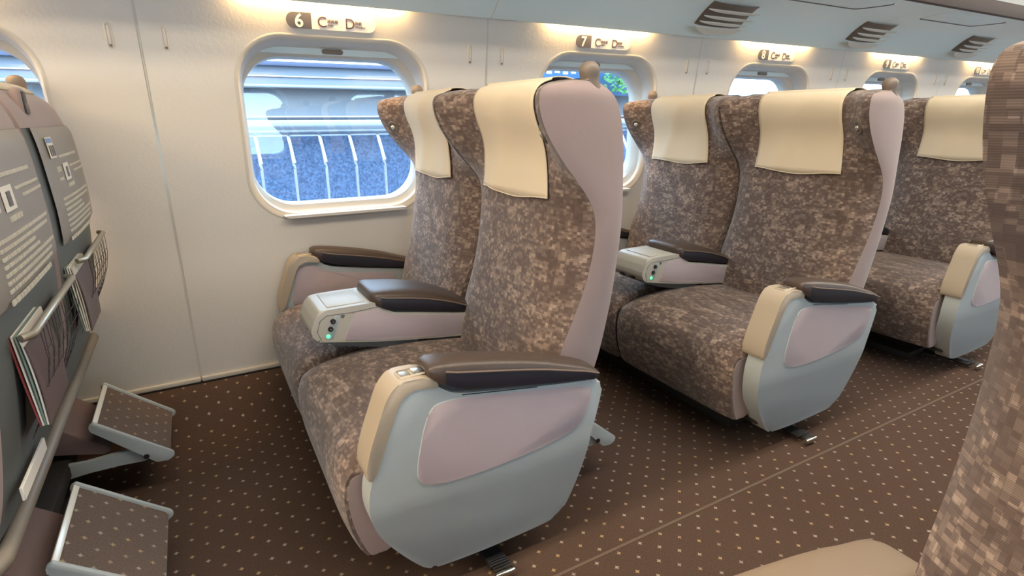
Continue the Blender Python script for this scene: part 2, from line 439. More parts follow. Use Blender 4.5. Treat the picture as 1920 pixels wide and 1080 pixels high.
cp = cp + [(MIR-y, z) for y, z in cp[::-1]][1:]
bm = bmesh.new(); A = [bm.verts.new((X0, y, z)) for y, z in cp]; B = [bm.verts.new((X1, y, z)) for y, z in cp]
for i in range(len(cp)-1): bm.faces.new((A[i], A[i+1], B[i+1], B[i]))
tag(fin('ceiling', bm, M['ceil']), 'white curved carriage ceiling', kind='structure')
for nm, x in (('wall_front', X1), ('wall_back', X0)):
    bm = bmesh.new(); add_box(bm, x-.01, x+.01, MIR-2.33, 2.33, -.05, 2.2)
    tag(fin(nm, bm, M['wall']), 'end wall of the carriage', kind='structure')

# ------------------------------------------------------------------ wall fittings
def text_mesh(s_, size, thick=0.0):
    cu = bpy.data.curves.new('t', 'FONT'); cu.body = s_; cu.size = size; cu.offset = thick; cu.extrude = .0003; cu.resolution_u = 6
    ob = bpy.data.objects.new('t', cu); C.objects.link(ob)
    me = bpy.data.meshes.new_from_object(ob); bpy.data.objects.remove(ob)
    return me
def sign(k, num):
    cx = .344 + k*PITCH; zc = 1.3575; th = .0925
    root = empty('seat_number_sign', (cx, wy(zc)-.0015, zc)); root.rotation_euler = (th, 0, 0)
    # local: x along the wall, z up, y into the wall
    w, h = .297, .0245
    def cap(x0, x1, rl, rr):
        pts = []
        if rl: pts += [(x0+h-h*math.sin(math.radians(a)), -h*math.cos(math.radians(a))) for a in range(0, 181, 15)]
        else: pts += [(x0, -h), (x0, h)]
        if rr: pts += [(x1-h+h*math.sin(math.radians(a)), h*math.cos(math.radians(a))) for a in range(0, 181, 15)]
        else: pts += [(x1, h), (x1, -h)]
        return pts
    fin('sign_plate', prism(cap(.080, w, False, True), -.0008, .0015), M['signwhite'], root)
    npl = fin('number_plate', prism(cap(0, .080, True, False), -.0009, .0015), M['ink'], root)
    def txt(nm, s_, size, x, z, mat, thick=0, par=root):
        me = text_mesh(s_, size, thick); me.name = nm; me.materials.append(mat)
        o = bpy.data.objects.new(nm, me); link(o, par); o.location = (x, -.0013, z); o.rotation_euler = (math.pi/2, 0, 0); return o
    if num < 10: txt('number', str(num), .056, .026, -.0195, M['signwhite'], .0012, npl)
    else: txt('number', str(num), .050, .014, -.0175, M['signwhite'], .001, npl)
    txt('letter', 'C', .047, .098, -.0165, M['ink2'], .0001); txt('small_text', '通路側', .0125, .131, -.002, M['ink2'], .00005)
    txt('small_text', 'Aisle', .0105, .131, -.0125, M['ink2'], .00002)
    txt('letter', 'D', .047, .190, -.0165, M['ink2'], .0001); txt('small_text', '窓側', .0125, .224, -.002, M['ink2'], .00005)
    txt('small_text', 'Window', .0105, .224, -.0125, M['ink2'], .00002)
    tag(root, 'seat number sign on the wall reading %d C D, above the window of row %d' % (num, num), 'sign', 'seat number signs above the windows')
for k in range(5): sign(k, 6+k)

def hook(k, left):
    x = JX + k*PITCH + (-.074 if left else .067); zc = 1.281
    root = empty('coat_hook', (x, wy(zc)-.0005, zc)); root.rotation_euler = (.1, 0, 0)
    bm = bmesh.new()
    o = rrect(0, 0, .0085, .034, .008, 6); i_ = rrect(0, 0, .0055, .031, .0053, 6)
    A = [bm.verts.new((x_, -.0015, z_)) for x_, z_ in o]; B = [bm.verts.new((x_, -.0022, z_)) for x_, z_ in i_]; D = [bm.verts.new((x_, .0025, z_)) for x_, z_ in i_]; E_ = [bm.verts.new((x_*1.1, .002, z_*1.02)) for x_, z_ in o]
    n = len(o)
    for P_, Q_ in ((E_, A), (A, B), (B, D)):
        for q in range(n): bm.faces.new((P_[q], P_[(q+1) % n], Q_[(q+1) % n], Q_[q]))
    fin('surround', bm, M['joint'], root)
    fin('hook_lever', prism(rrect(0, .002, .0042, .0265, .004, 5), -.001, .002, .001), M['wall'], root)
    fin('grip', prism(rrect(0, -.0275, .004, .0028, .0025, 4), -.002, .002, .0008), M['knob'], root)
    lab = 'slim recessed coat hook just %s the panel seam between windows %d and %d' % ('left of' if left else 'right of', 5+k, 6+k)
    tag(root, lab, 'coat hook', 'coat hooks beside the panel seams')
for k in range(0, 5):
    hook(k, True); hook(k, False)

def rack_z(y): return interp(sorted(RP), y)
def vent(k, lab):
    x = JX + k*PITCH + .005
    root = empty('air_vent', (x, 1.985, 1.49))
    # rounded housing stepping out of the shell with three slats
    prof_ = [(1.935, 1.512), (1.955, 1.488), (1.975, 1.468), (1.995, 1.449), (2.02, 1.437)]
    for i, (y, z) in enumerate(prof_[:-1]):
        last = i == 3
        hx = (.168, .162, .155, .150)[i]; sh_ = -.010*i; dep = .036 if last else .015
        dy, dz = .83*dep, -.45*dep; thick = .004; n = 24
        bm = bmesh.new(); rows = [[], [], [], []]
        for q in range(n+1):
            t = -1 + 2*q/n; e = 1-abs(t)**3; xx = hx*t + sh_; up = .012*(1-abs(t)**4)
            p0 = (xx, y-1.985, z-1.49-.010*(abs(t)**0)*1 - .004); p1 = (xx, y-1.985+dy*e+.001, z-1.49-.014+dz*e-.0005 - (.006*e if last else 0))
            rows[0].append(bm.verts.new(p0)); rows[1].append(bm.verts.new(p1))
            rows[2].append(bm.verts.new((p1[0], p1[1]+.002, p1[2]+thick))); rows[3].append(bm.verts.new((p0[0], p0[1]+.001, p0[2]+thick)))
        for q in range(n):
            for w in range(4): bm.faces.new((rows[w][q], rows[w][q+1], rows[(w+1) % 4][q+1], rows[(w+1) % 4][q]))
        bm.faces.new([r_[0] for r_ in rows]); bm.faces.new([r_[n] for r_ in rows][::-1])
        fin('slat' if i < 3 else 'lower_lip', bm, M['vent'], root)
    bm = bmesh.new()
    n = 20; ys = [1.925, 1.94, 1.96, 1.985, 2.01, 2.035]
    G = []
    for q in range(n+1):
        t = -1+2*q/n; hx = .150; e = (1-abs(t)**4)
        G.append([bm.verts.new((hx*t, y-1.985, rack_z(y)-1.49-.006*e)) for y in ys])
    for q in range(n):
        for w in range(len(ys)-1): bm.faces.new((G[q][w], G[q+1][w], G[q+1][w+1], G[q][w+1]))
    fin('vent_recess', bm, M['knob'], root)  # taupe instead of vent plastic paints shadow into the slots
    tag(root, lab, 'air vent', 'air vents under the luggage rack')
vent(2, 'louvred air vent under the rack, nearest and largest of three')
vent(3, 'louvred air vent under the rack, middle one between rows 8 and 9')
vent(4, 'louvred air vent under the rack, farthest and smallest of three')

def rack_panel(xc, lab):
    root = empty('service_panel', (xc, 1.75, 1.56))
    pts = fillet([(-.33, -.075), (.24, -.075), (.33, .06), (-.33, .06)], [.01, .09, .02, .02], 6)
    bm = bmesh.new(); a = [bm.verts.new((x, -y, rack_z(1.75-y)-1.56-.0015)) for x, y in pts]
    b = [bm.verts.new((x*1.01, -y*1.03, rack_z(1.75-y)-1.56+.004)) for x, y in pts]; n = len(a)
    bm.faces.new(a); bm.faces.new(b[::-1])
    for i in range(n): bm.faces.new((a[i], b[i], b[(i+1) % n], a[(i+1) % n]))
    fin('panel', bm, M['rackshell'], root)
    bm = bmesh.new(); add_tube(bm, [(x*1.004, -y*1.02, rack_z(1.75-y)-1.56-.002) for x, y in pts[4:19]], .0035, 6, True)
    fin('recess_shade_line', bm, M['ink'], root)  # dark line painting the recess shading along two panel edges
    tag(root, lab, 'panel', 'flush panels under the luggage rack')
rack_panel(3.90-1.16, 'flush rounded rectangular panel under the rack, nearer one cut by the top edge')
rack_panel(3.90, 'flush rounded rectangular panel under the rack, farther one beside the brown edge')

# ------------------------------------------------------------------ seats
CEN = smooth([(.40, .645), (.45, .655), (.55, .680), (.65, .700), (.75, .716), (.85, .731), (.95, .733), (1.0, .722), (1.05, .70), (1.09, .694), (1.112, .706), (1.124, .728), (1.130, .765)], 2)
EDG = smooth([(.40, .678), (.441, .69), (.519, .705), (.58, .732), (.65, .760), (.716, .778), (.79, .787), (.84, .782), (.878, .762), (.92, .725), (.96, .69), (1.007, .655), (1.049, .635), (1.085, .628), (1.105, .635), (1.118, .658), (1.126, .70), (1.130, .765)], 2)
REA = smooth([(.40, .805), (.459, .826), (.514, .839), (.623, .858), (.729, .867), (.832, .873), (.919, .869), (.99, .865), (1.048, .856), (1.090, .838), (1.114, .808), (1.126, .785), (1.130, .765)], 2)
ZL = [.40+.0175*i for i in range(39)] + [1.075, 1.085, 1.093, 1.10, 1.106, 1.111, 1.115, 1.119, 1.122, 1.125, 1.127, 1.1287, 1.130]
def hwz(z):
    h = interp([(.40, .262), (.60, .270), (.78, .2775), (1.2, .2775)], z)
    if z > 1.085: h -= .016*((z-1.085)/.045)**2
    return h
def fx(s_, z):
    a = abs(s_); hi = sstep(.84, 1.0, z)
    w = (1-hi)*(a**5) + hi*sstep(.56, 1.0, a)
    return interp(CEN, z)*(1-w) + interp(EDG, z)*w
def backrest(yc, out, root, front_off=0):
    """one seat back centred on yc (local); out = +1/-1 side that carries the grab knob"""
    nz = len(ZL); ns = 33
    SS = [-1+2*j/(ns-1) for j in range(ns)]
    SS = [math.copysign(abs(s_)**.8, s_) for s_ in SS]
    vlen = [0]
    for a, b in zip(ZL, ZL[1:]): vlen.append(vlen[-1] + math.hypot(b-a, fx(0, b)-fx(0, a)))
    def P(i, j):
        z = ZL[i]; s_ = SS[j]
        dip = .006*(abs(s_)**6)*sstep(1.10, 1.13, z)
        return (fx(s_, z), yc+s_*hwz(z), z-dip)
    ARC = []
    for z in ZL:
        pts = [(fx(s_, z), s_*hwz(z)) for s_ in SS]; acc = [0]
        for a, b in zip(pts, pts[1:]): acc.append(acc[-1]+math.hypot(b[0]-a[0], b[1]-a[1]))
        m_ = acc[ns//2]; ARC.append([q-m_ for q in acc])
    br = fin('backrest', grid(P, nz, ns, lambda i, j: (yc*3.1+ARC[i][j] + .7, vlen[i])), M['fabric'], root, deg=70)
    for sd in (-1, 1):
        nn = 9
        def Q(i, j):
            z = ZL[i]; t = j/(nn-1); xa = fx(1, z)+.0005; xb = interp(REA, z)
            bulge = .005*math.sin(math.pi*min(1, t*1.0))**.6*(1-sstep(1.10, 1.13, z)) if 0 < t < 1 else 0
            zz = z - .006*(1-t)*sstep(1.10, 1.13, z)
            return (xa+(xb-xa)*t, yc+sd*(hwz(z)-.0*t+bulge - (.012*t**3)), zz)
        inner = (sd != out)
        g = grid(Q, nz, nn, lambda i, j: (yc*3.1+.7+sd*.32+j*.022*sd, vlen[i]))
        sp_ = fin('side_panel', g, [M['mauve'], M['fabric']], br, deg=70)
        if inner:
            for p_ in sp_.data.polygons:
                i_ = p_.index % (nn-1)
                if i_ < 4: p_.material_index = 1
    # rear surface: upholstered head, plastic shell below
    def Rr(z0, z1, nm, mat, off):
        zz = [z for z in ZL if z0 <= z <= z1]; n2 = 15
        def P2(i, j):
            z = zz[i]; t = -1+2*j/(n2-1)
            return (interp(REA, z) + (off+.012)*(1-abs(t)**4) , yc+t*(hwz(z)-.012), z)
        return fin(nm, grid(P2, len(zz), n2), mat, br, deg=70)
    Rr(1.02, 1.2, 'head_rear', M['mauve'], 0)
    sh = Rr(.40, 1.04, 'back_shell', M['backdark'], -.004)
    # slim notice panel on the upper back
    zp = [z for z in ZL if .762 <= z <= 1.035]
    def P3(i, j):
        z = zp[i]; t = -1+2*j/10; rim = (i == 0 or i == len(zp)-1 or j == 0 or j == 10)
        return (interp(REA, z) + .016 + (0 if rim else .008) - .006*abs(t)**3, yc + t*.232, z)
    npn = fin('notice_panel', grid(P3, len(zp), 11), M['back'], br, deg=50)
    def card(nm, y0, y1, z0, z1, mat, lift=.0012):
        zs = [z0+(z1-z0)*i/3 for i in range(4)]; ysn = [y0+(y1-y0)*i/4 for i in range(5)]
        def rx(y, z): return interp(REA, z)+.024-.006*abs((y)/.232)**3
        g = grid(lambda i, j: (rx(ysn[j], zs[i])+lift, yc+ysn[j], zs[i]), 4, 5)
        r_ = bmesh.ops.extrude_face_region(g, geom=g.faces[:]); bmesh.ops.translate(g, vec=(.0006, 0, 0), verts=[v for v in r_['geom'] if isinstance(v, bmesh.types.BMVert)])
        return fin(nm, g, mat, npn)
    st = card('sticker', -.20, -.145, .962, 1.008, M['paper']); card('sticker_band', -.20, -.155, .996, 1.006, M['blue'], .0024)
    for q in range(3): card('sticker_bar', -.192+.016*q, -.184+.016*q, .966, .990, M['ink'], .0024)
    card('pictogram', -.11, -.045, .905, .945, M['paper'])
    card('pictogram_mark', -.088, -.066, .912, .936, M['ink'], .0024)
    rr = random.Random(5)
    z = .955; 
    bmt = bmesh.new()
    def line(y0, y1, z, h):
        y = y0
        while y < y1-.008:
            w = rr.uniform(.008, .028); w = min(w, y1-y)
            X = interp(REA, z)+.024-.006*abs((y+w/2)/.232)**3
            add_box(bmt, X-.001, X+.0012, yc+y, yc+y+w-.003, z-h/2, z+h/2); y += w
    line(-.12, .12, .962, .006); line(-.17, -.125, .935, .012); line(-.02, .17, .935, .005); line(0.02, .19, .920, .005); line(-.17, -.125, .912, .006)
    line(-.10, -.02, .892, .009)
    for q in range(7): line(-.19, rr.uniform(.02, .18), .868-.0125*q, .0055)
    line(-.19, .10, .775, .008)
    tag(fin('printed_text', bmt, M['print'], npn), kind='stuff')
    # recess with pocket, net and crossbar
    bar = tube([(.892, yc-.205, .722), (.905, yc-.19, .722), (.905, yc+.19, .722), (.892, yc+.205, .722)], .0065, 10)
    fin('pocket_bar', bar, M['metal'], br)
    bm = bmesh.new()
    zz = [.54+.02*i for i in range(9)]
    def P4(i, j):
        z = zz[i]; t = -1+2*j/12
        return (interp(REA, z)+.0135+.001*math.cos(t*3), yc+t*.165, z)
    fin('pocket_recess', grid(P4, 9, 13), M['black'], br, deg=60)
    bm = bmesh.new()
    for q in range(-7, 8):
        add_tube(bm, [(interp(REA, z)+.020+.026*math.sin((z-.53)/.19*math.pi*.7), yc+q*.023+.023*(z-.53)/.19*(1 if q % 2 else -1), z) for z in (.53, .575, .62, .665, .715)], .0007, 5)
    for z in (.56, .59, .62, .65, .68): add_tube(bm, [(interp(REA, z)+.020+.026*math.sin((z-.53)/.19*math.pi*.7), yc+t*.165, z) for t in (-1, -.5, 0, .5, 1)], .0007, 5)
    fin('pocket_net', bm, M['net'], br)
    # recessed hand hook near the top of the back
    hk = box(.840, .860, yc-.198, yc-.145, 1.052, 1.116, bev=.009, seg=3)
    h_ = fin('back_hook', hk, M['mauve'], br)
    fin('hook_slot', box(.8545, .8625, yc-.190, yc-.155, 1.060, 1.108, bev=.004), M['black'], h_)
    fin('hook_tab', box(.857, .8655, yc-.182, yc-.162, 1.058, 1.082, bev=.004), M['knob'], h_)
    # grab knob on the outer top corner
    ky = yc + out*.246
    kb = lathe([(.026, -.052), (.0245, -.035), (.019, -.018), (.0205, -.008), (.0225, 0), (.0225, .007), (.0195, .015), (.012, .0215), (.003, .0235)], (.777, ky, 1.140), (-.12, 0, 1), 24)
    fin('grab_knob', kb, M['knob'], br)
    # reading lamp set into the inner face of the wing
    ly = yc + out*.230; s0 = .230/.2775; z0 = 1.015
    px = fx(s0, z0); e = .004
    du = Vector(((fx(s0+e, z0)-fx(s0-e, z0)), out*2*e*.2775, 0)); dv = Vector((fx(s0, z0+e)-fx(s0, z0-e), 0, 2*e))
    nrm = du.cross(dv).normalized()
    if nrm.x > 0: nrm = -nrm
    org = Vector((px, ly, z0)) - nrm*.0055
    lm = fin('reading_lamp', lathe([(.0225, 0), (.0225, .0065), (.020, .009), (.013, .0085), (.0115, .005), (.004, .004)], org, nrm, 24), M['lampring'], br)
    fin('lamp_lens', lathe([(.0088, .004), (.0092, .009), (.0075, .0125), (.004, .0145), (.001, .015)], org, nrm, 20), M['lens'], lm)
    # cream cloth over the head
    path = []
    for z in [.862+.014*i for i in range(17)] + [1.095, 1.103, 1.11, 1.116, 1.121, 1.126]: path.append((interp(CEN, z), z, 0))
    top = [(.74, 1.1300, 1), (.755, 1.1315, 1), (.775, 1.1310, 1), (.79, 1.128, 1), (.803, 1.122, 1), (.812, 1.116, 1), (.820, 1.108, 1)]
    nj = 29; full = path + top
    rc = random.Random(int(100*(yc+2))); ph = rc.uniform(0, 6)
    def Pc(i, j):
        t = -1+2*j/(nj-1); x, z, rear = full[i]
        u = i/(len(full)-1); wd = .168 - .010*math.sin(u*3.1)
        lift = .004 + .003*(1-sstep(0, .35, u))*(1-.3*abs(t))
        fold = .0035*math.sin(t*5.2+ph+u*2)*(1-sstep(.45, .8, u)) + .005*math.exp(-((t-.55+u*1.1)/.16)**2)*(1-sstep(.5, .75, u))
        if rear:
            nx, nzz = (x-.765), (z-1.05); l = math.hypot(nx, nzz); nx /= l; nzz /= l
            return (x+nx*(.004), yc+t*wd, z+nzz*.004)
        zz = z
        if i == 0: zz = z - .010*(1-t*t)*.6 + .004*math.sin(t*4+ph)
        f2 = fx(t*wd/.2775, min(z, 1.129))
        k = sstep(1.08, 1.126, z)
        return (min(x, f2)-lift*(1-k*.9)-fold-.003*k, yc+t*wd, zz+.0035*k)
    g = grid(Pc, len(full), nj)
    cl = fin('headrest_cover', g, M['cloth'], br, deg=80)
    md = cl.modifiers.new('s', 'SOLIDIFY'); md.thickness = .0022; md.offset = 1
    hm = bmesh.new()
    add_tube(hm, [Vector(Pc(0, j))+Vector((-.0012, 0, .001)) for j in range(nj)], .0018, 6)
    fin('hem', hm, M['cloth'], cl)
    return br

CUSH = smooth([(.204, .138), (.196, .152), (.186, .18), (.174, .22), (.167, .28), (.170, .325), (.188, .362), (.222, .388), (.28, .402), (.38, .412), (.5, .412), (.60, .402), (.70, .392)], 2)
def cushion(yc, hw, root):
    n = len(CUSH); ns = 27; vl = [0]
    for a, b in zip(CUSH, CUSH[1:]): vl.append(vl[-1]+math.hypot(b[0]-a[0], b[1]-a[1]))
    def P(i, j):
        wrap = j in (0, ns-1); jj = min(max(j, 1), ns-2)
        t = -1+2*(jj-1)/(ns-3); a = abs(t); x, z = CUSH[i]; t = math.copysign(a**.75, t); a = abs(t)
        w = a**9
        cx, cz = .42, .25
        puff = .006*(1-a*a)*sstep(.38, .41, z)
        fz = sstep(.33, .40, z); fxx = 1-sstep(.20, .30, x)
        if wrap: return (x + .020*fxx, yc+t*hw, z - .048*fz)
        return (x + .010*w*fxx, yc+t*hw, z - .020*w*fz + puff)
    cs = fin('seat_cushion', grid(P, n, ns, lambda i, j: (yc*3.1+(-1+2*j/(ns-1))*.28+3.3, vl[i])), M['fabric'], root, deg=70)
    md_ = [(x+.018*(1-sstep(.20, .30, x)), z-.044*sstep(.33, .40, z)) for x, z in CUSH if x < .69]
    for sd in (-1, 1):
        pts = [(x, z) for x, z in md_] + [(.69, .16), (.32, .16), (.255, .135), (.225, .133)]
        y0 = yc+sd*(hw-.012); y1 = yc+sd*(hw+.0015)
        fin('side_trim', prism(fillet(pts, .004, 2), min(y0, y1), max(y0, y1), .004, 2), M['mauve'] if sd*yc > 0 else M['base'], cs)
    # upholstered under-skirt
    fin('cushion_base', box(.22, .70, yc-hw+.015, yc+hw-.015, .14, .30, bev=.01), M['base'], cs)
    return cs

def slantf(bm, sg):
    """lower part of the outer arm panel leans inwards; sg = -1 aisle side (outer face at -y)"""
    for zc_ in (.308, .300, .292, .284, .276, .268, .260):
        bmesh.ops.bisect_plane(bm, geom=bm.verts[:]+bm.edges[:]+bm.faces[:], plane_co=(0, 0, zc_), plane_no=(0, 0, 1))
    for v in bm.verts:
        z = v.co.z
        if z < .26: v.co.y += .16*(.284-z)
        elif z < .308: v.co.y += .16*.5*(.308-z)**2/.048
    if sg > 0:
        for v in bm.verts: v.co.y = -v.co.y
    return bm
def arm(sg, root):
    """outer armrest; built for the -y side then mirrored if sg>0. local y = world-1.57"""
    OUT = -.615; INN = -.560
    body = [(.222, .367), (.228, .418), (.259, .500), (.276, .538), (.300, .556), (.350, .551), (.372, .532), (.398, .514), (.44, .505), (.49, .4965), (.622, .475), (.742, .459), (.765, .459),
            (.783, .440), (.782, .42), (.767, .354), (.752, .303), (.739, .214), (.707, .107), (.681, .075), (.594, .068), (.468, .064), (.358, .069), (.335, .078), (.312, .102), (.262, .170), (.226, .232), (.211, .285), (.212, .33)]
    pts = soft(body, 2)
    bm = slantf(prism(pts, OUT, INN, .009, 4), sg)
    ar = fin('armrest', bm, M['shell'], root, deg=50)
    # front cap wrapping the leading edge
    capo = [(.2085, .372), (.2185, .425), (.246, .497), (.262, .538), (.284, .5615), (.302, .565), (.356, .562), (.372, .538), (.364, .534), (.337, .540), (.303, .541), (.287, .524), (.255, .440), (.226, .364)]
    bm = slantf(prism(soft(capo, 2), OUT-.0015, INN+.018, .0085, 4), sg)
    cp_ = fin('front_cap', bm, M['cap'], ar, deg=50)
    # recline buttons in the cap
    for q, x in enumerate((.310, .336)):
        by = sorted((OUT+.018, OUT+.048)); bm = bmesh.new()
        add_box(bm, x-.011, x+.011, by[0], by[1], .558, .5655 + .002*q, bev=.003, seg=2)
        if sg > 0:
            for v in bm.verts: v.co.y = -v.co.y
        fin('recline_button', bm, M['chrome'] if q else M['metal'], cp_)
    bm = bmesh.new()
    o2 = [(.322+dx, OUT+.033+dy) for dx, dy in rrect(0, 0, .029, .0185, .006, 5)]
    i2 = [(.322+dx, OUT+.033+dy) for dx, dy in rrect(0, 0, .0255, .0155, .004, 5)]
    A = [bm.verts.new((x, y, .5642)) for x, y in o2]; B = [bm.verts.new((x, y, .5668)) for x, y in i2]; D = [bm.verts.new((x, y, .561)) for x, y in i2]
    for Pq, Qq in ((A, B), (B, D)):
        for i in range(len(A)): bm.faces.new((Pq[i], Pq[(i+1) % len(A)], Qq[(i+1) % len(A)], Qq[i]))
    if sg > 0:
        for v in bm.verts: v.co.y = -v.co.y
    fin('button_surround', bm, M['cap'], cp_)
    # fabric insert on the outer face
    ins = [(.365, .503), (.343, .482), (.327, .430), (.313, .359), (.317, .330), (.352, .312), (.470, .309), (.601, .320), (.713, .341), (.735, .372), (.750, .417), (.748, .448), (.599, .470), (.45, .495)]
    bm = slantf(prism(soft(ins), OUT-.0022, OUT+.004, .0018, 2), sg)
    fin('fabric_insert', bm, M['insert'], ar, deg=50)
    bm = bmesh.new(); pp = soft(ins)
    add_tube(bm, [(x, OUT-.0006, z) for x, z in pp+pp[:1]], .0015, 6, False); slantf(bm, sg)
    fin('insert_bead', bm, M['shell'], ar)
    # inner face insert
    ins2 = [(.262, .395), (.285, .505), (.300, .527), (.345, .525), (.372, .507), (.400, .492), (.44, .484), (.66, .452), (.66, .38), (.262, .38)]
    bm = slantf(prism(fillet(ins2, .008, 2), INN-.002, INN+.003, .0015, 2), sg)
    fin('fabric_insert', bm, M['insert'], ar, deg=50)
    # rail line under the pad
    bm = slantf(prism([(.418, .5045), (.60, .4765), (.60, .4785), (.418, .5065)], OUT-.001, OUT+.01), sg)
    fin('pad_gap', bm, M['black'], ar)
    pad(ar, [(.347, .578, .568), (.351, .583, .562), (.362, .586, .552), (.380, .5855, .540), (.404, .583, .526), (.43, .579, .518), (.50, .566, .504), (.56, .553, .494), (.622, .537, .484), (.68, .517, .476), (.72, .504, .470), (.75, .491, .465), (.762, .485, .464), (.770, .478, .465)],
        -.626, -.545, sg)
    return ar
def pad(par, secs, ya, yb, sg=-1):
    """stuffed leather pad: (x, top, bottom) stations; top leather and darker side welt"""
    n = 24; hw = (yb-ya)/2; yc = (ya+yb)/2
    bm = bmesh.new(); rings = []; N = len(secs)
    for i, (x, zt, zb) in enumerate(secs):
        k = min(1, .72 + .28*sstep(0, 2.5, i)) * min(1, .80+.20*sstep(0, 2.2, N-1-i))
        h = (zt-zb)/2; zc = (zt+zb)/2; ring = []
        for q in range(n):
            a = 2*math.pi*q/n; c, s_ = math.cos(a), math.sin(a)
            e = .5
            ring.append(bm.verts.new((x - .006*c*0, yc + hw*k*math.copysign(abs(c)**e, c), zc - .002 + (h+.002)*math.copysign(abs(s_)**(.62 if s_ > 0 else .22), s_))))
        rings.append(ring)
    for A, B in zip(rings, rings[1:]):
        for q in range(n): bm.faces.new((A[q], A[(q+1) % n], B[(q+1) % n], B[q]))
    bm.faces.new(rings[0][::-1]); bm.faces.new(rings[-1])
    if sg > 0:
        for v in bm.verts: v.co.y = -v.co.y
    # side band uses the darker leather below the piping line
    for f in bm.faces:
        c = f.calc_center_median(); zt = interp([(x, t) for x, t, b in secs], c.x); zb = interp([(x, b) for x, t, b in secs], c.x)
        if c.x > secs[3][0] and c.z < zb + .64*(zt-zb): f.material_index = 1
    pd = fin('armrest_pad', bm, [M['pad'], M['padside']], par, deg=60)
    for sd in (-1, 1):
        path = []
        for x, zt, zb in secs[3:-1]:
            path.append((x, (yc+sd*(hw+.0006)) * (1 if sg < 0 else -1), zb+.66*(zt-zb)))
        fin('pad_piping', tube(path, .0022, 6), M['piping'], pd)
    return pd

def console(root):
    A = [(.244, .554), (.229, .530), (.219, .505), (.218, .488), (.234, .468), (.297, .456), (.416, .434), (.622, .408), (.70, .402), (.70, .470), (.636, .484), (.449, .517), (.415, .536), (.398, .553), (.385, .5555), (.30, .5555)]
    HWc = .085
    cn = fin('centre_console', prism(soft(fillet(A, .012, 2), 1), -HWc, HWc, .008, 4), M['console'], root, deg=50)
    B = [(.238, .462), (.318, .435), (.418, .412), (.60, .392), (.70, .392), (.70, .42), (.416, .440), (.26, .468)]
    un = fin('console_base', prism(fillet(B, .008, 3), -HWc+.012, HWc-.012, .006, 3), M['backdark'], cn)
    for sd in (-1, 1):
        yo = sd*HWc
        I = [(.338, .534), (.405, .536), (.420, .524), (.444, .510), (.636, .477), (.655, .474), (.655, .416), (.622, .414), (.416, .440), (.300, .461)]
        fin('fabric_insert', prism(fillet(I, .007, 3), min(yo-sd*.004, yo+sd*.0016), max(yo-sd*.004, yo+sd*.0016), .0012, 2), M['insert'], cn)
    # lid on top of the console front
    fin('lid', box(.268, .372, -.066, .066, .5545, .5572, bev=.001, seg=2), M['console'], cn)
    # control pocket facing the aisle seat, slanted recess with two knobs and a lamp
    yo = -HWc
    def sl(pts): return pts
    pk = fin('control_panel', prism(fillet([(.283, .537), (.297, .536), (.274, .468), (.250, .472)], .008, 4), yo-.0012, yo+.004, .001, 2), M['shell'], cn)
    for (x, z) in ((.277, .5215), (.2685, .5005)):
        kn = fin('control_knob', lathe([(.0072, 0), (.0072, .004), (.0058, .0065), (.001, .0068)], (x, yo-.0008, z), (0, -1, 0), 20), M['black'], pk)
        fin('knob_dot', lathe([(.0022, 0), (.0020, .0006), (.0005, .0007)], (x, yo-.0074, z), (0, -1, 0), 12), M['chrome'], kn)
    fin('indicator_lamp', lathe([(.0052, 0), (.0050, .0022), (.003, .0036), (.0005, .004)], (.2610, yo-.0008, .4805), (0, -1, 0), 16), M['green'], pk)
    fin('shadow_slot', prism(fillet([(.300, .536), (.312, .535), (.306, .524), (.298, .528)], .003, 2), yo-.0006, yo+.002, .0005, 1), M['backdark'], pk)
    # seam line and little side latch
    sm = bmesh.new(); add_tube(sm, [(.243, yo-.0002, .470), (.234, yo-.0002, .497), (.244, yo-.0002, .527), (.262, yo-.0002, .5395), (.330, yo-.0002, .5375), (.405, yo-.0002, .5415)], .0009, 5)
    fin('seam', sm, M['ink'], cn)
    for sd in (-1, 1): fin('latch', prism(fillet([(.515, .412), (.545, .408), (.553, .416), (.523, .419)], .003, 2), sd*.0732-.002, sd*.0732+.002, .0008, 1), M['black'], un)
    # sockets on the nose
    for y in (-.038, .02):
        fin('socket', box(.2235, .232, y, y+.028, .470, .482, bev=.002), M['black'], cn)
    pad(cn, [(.385, .572, .556), (.389, .580, .550), (.398, .584, .545), (.412, .5845, .536), (.432, .583, .526), (.46, .580, .520), (.50, .574, .513), (.55, .563, .504), (.60, .547, .495), (.64, .530, .488), (.68, .510, .480), (.70, .497, .477)], -.092, .092)
    return cn

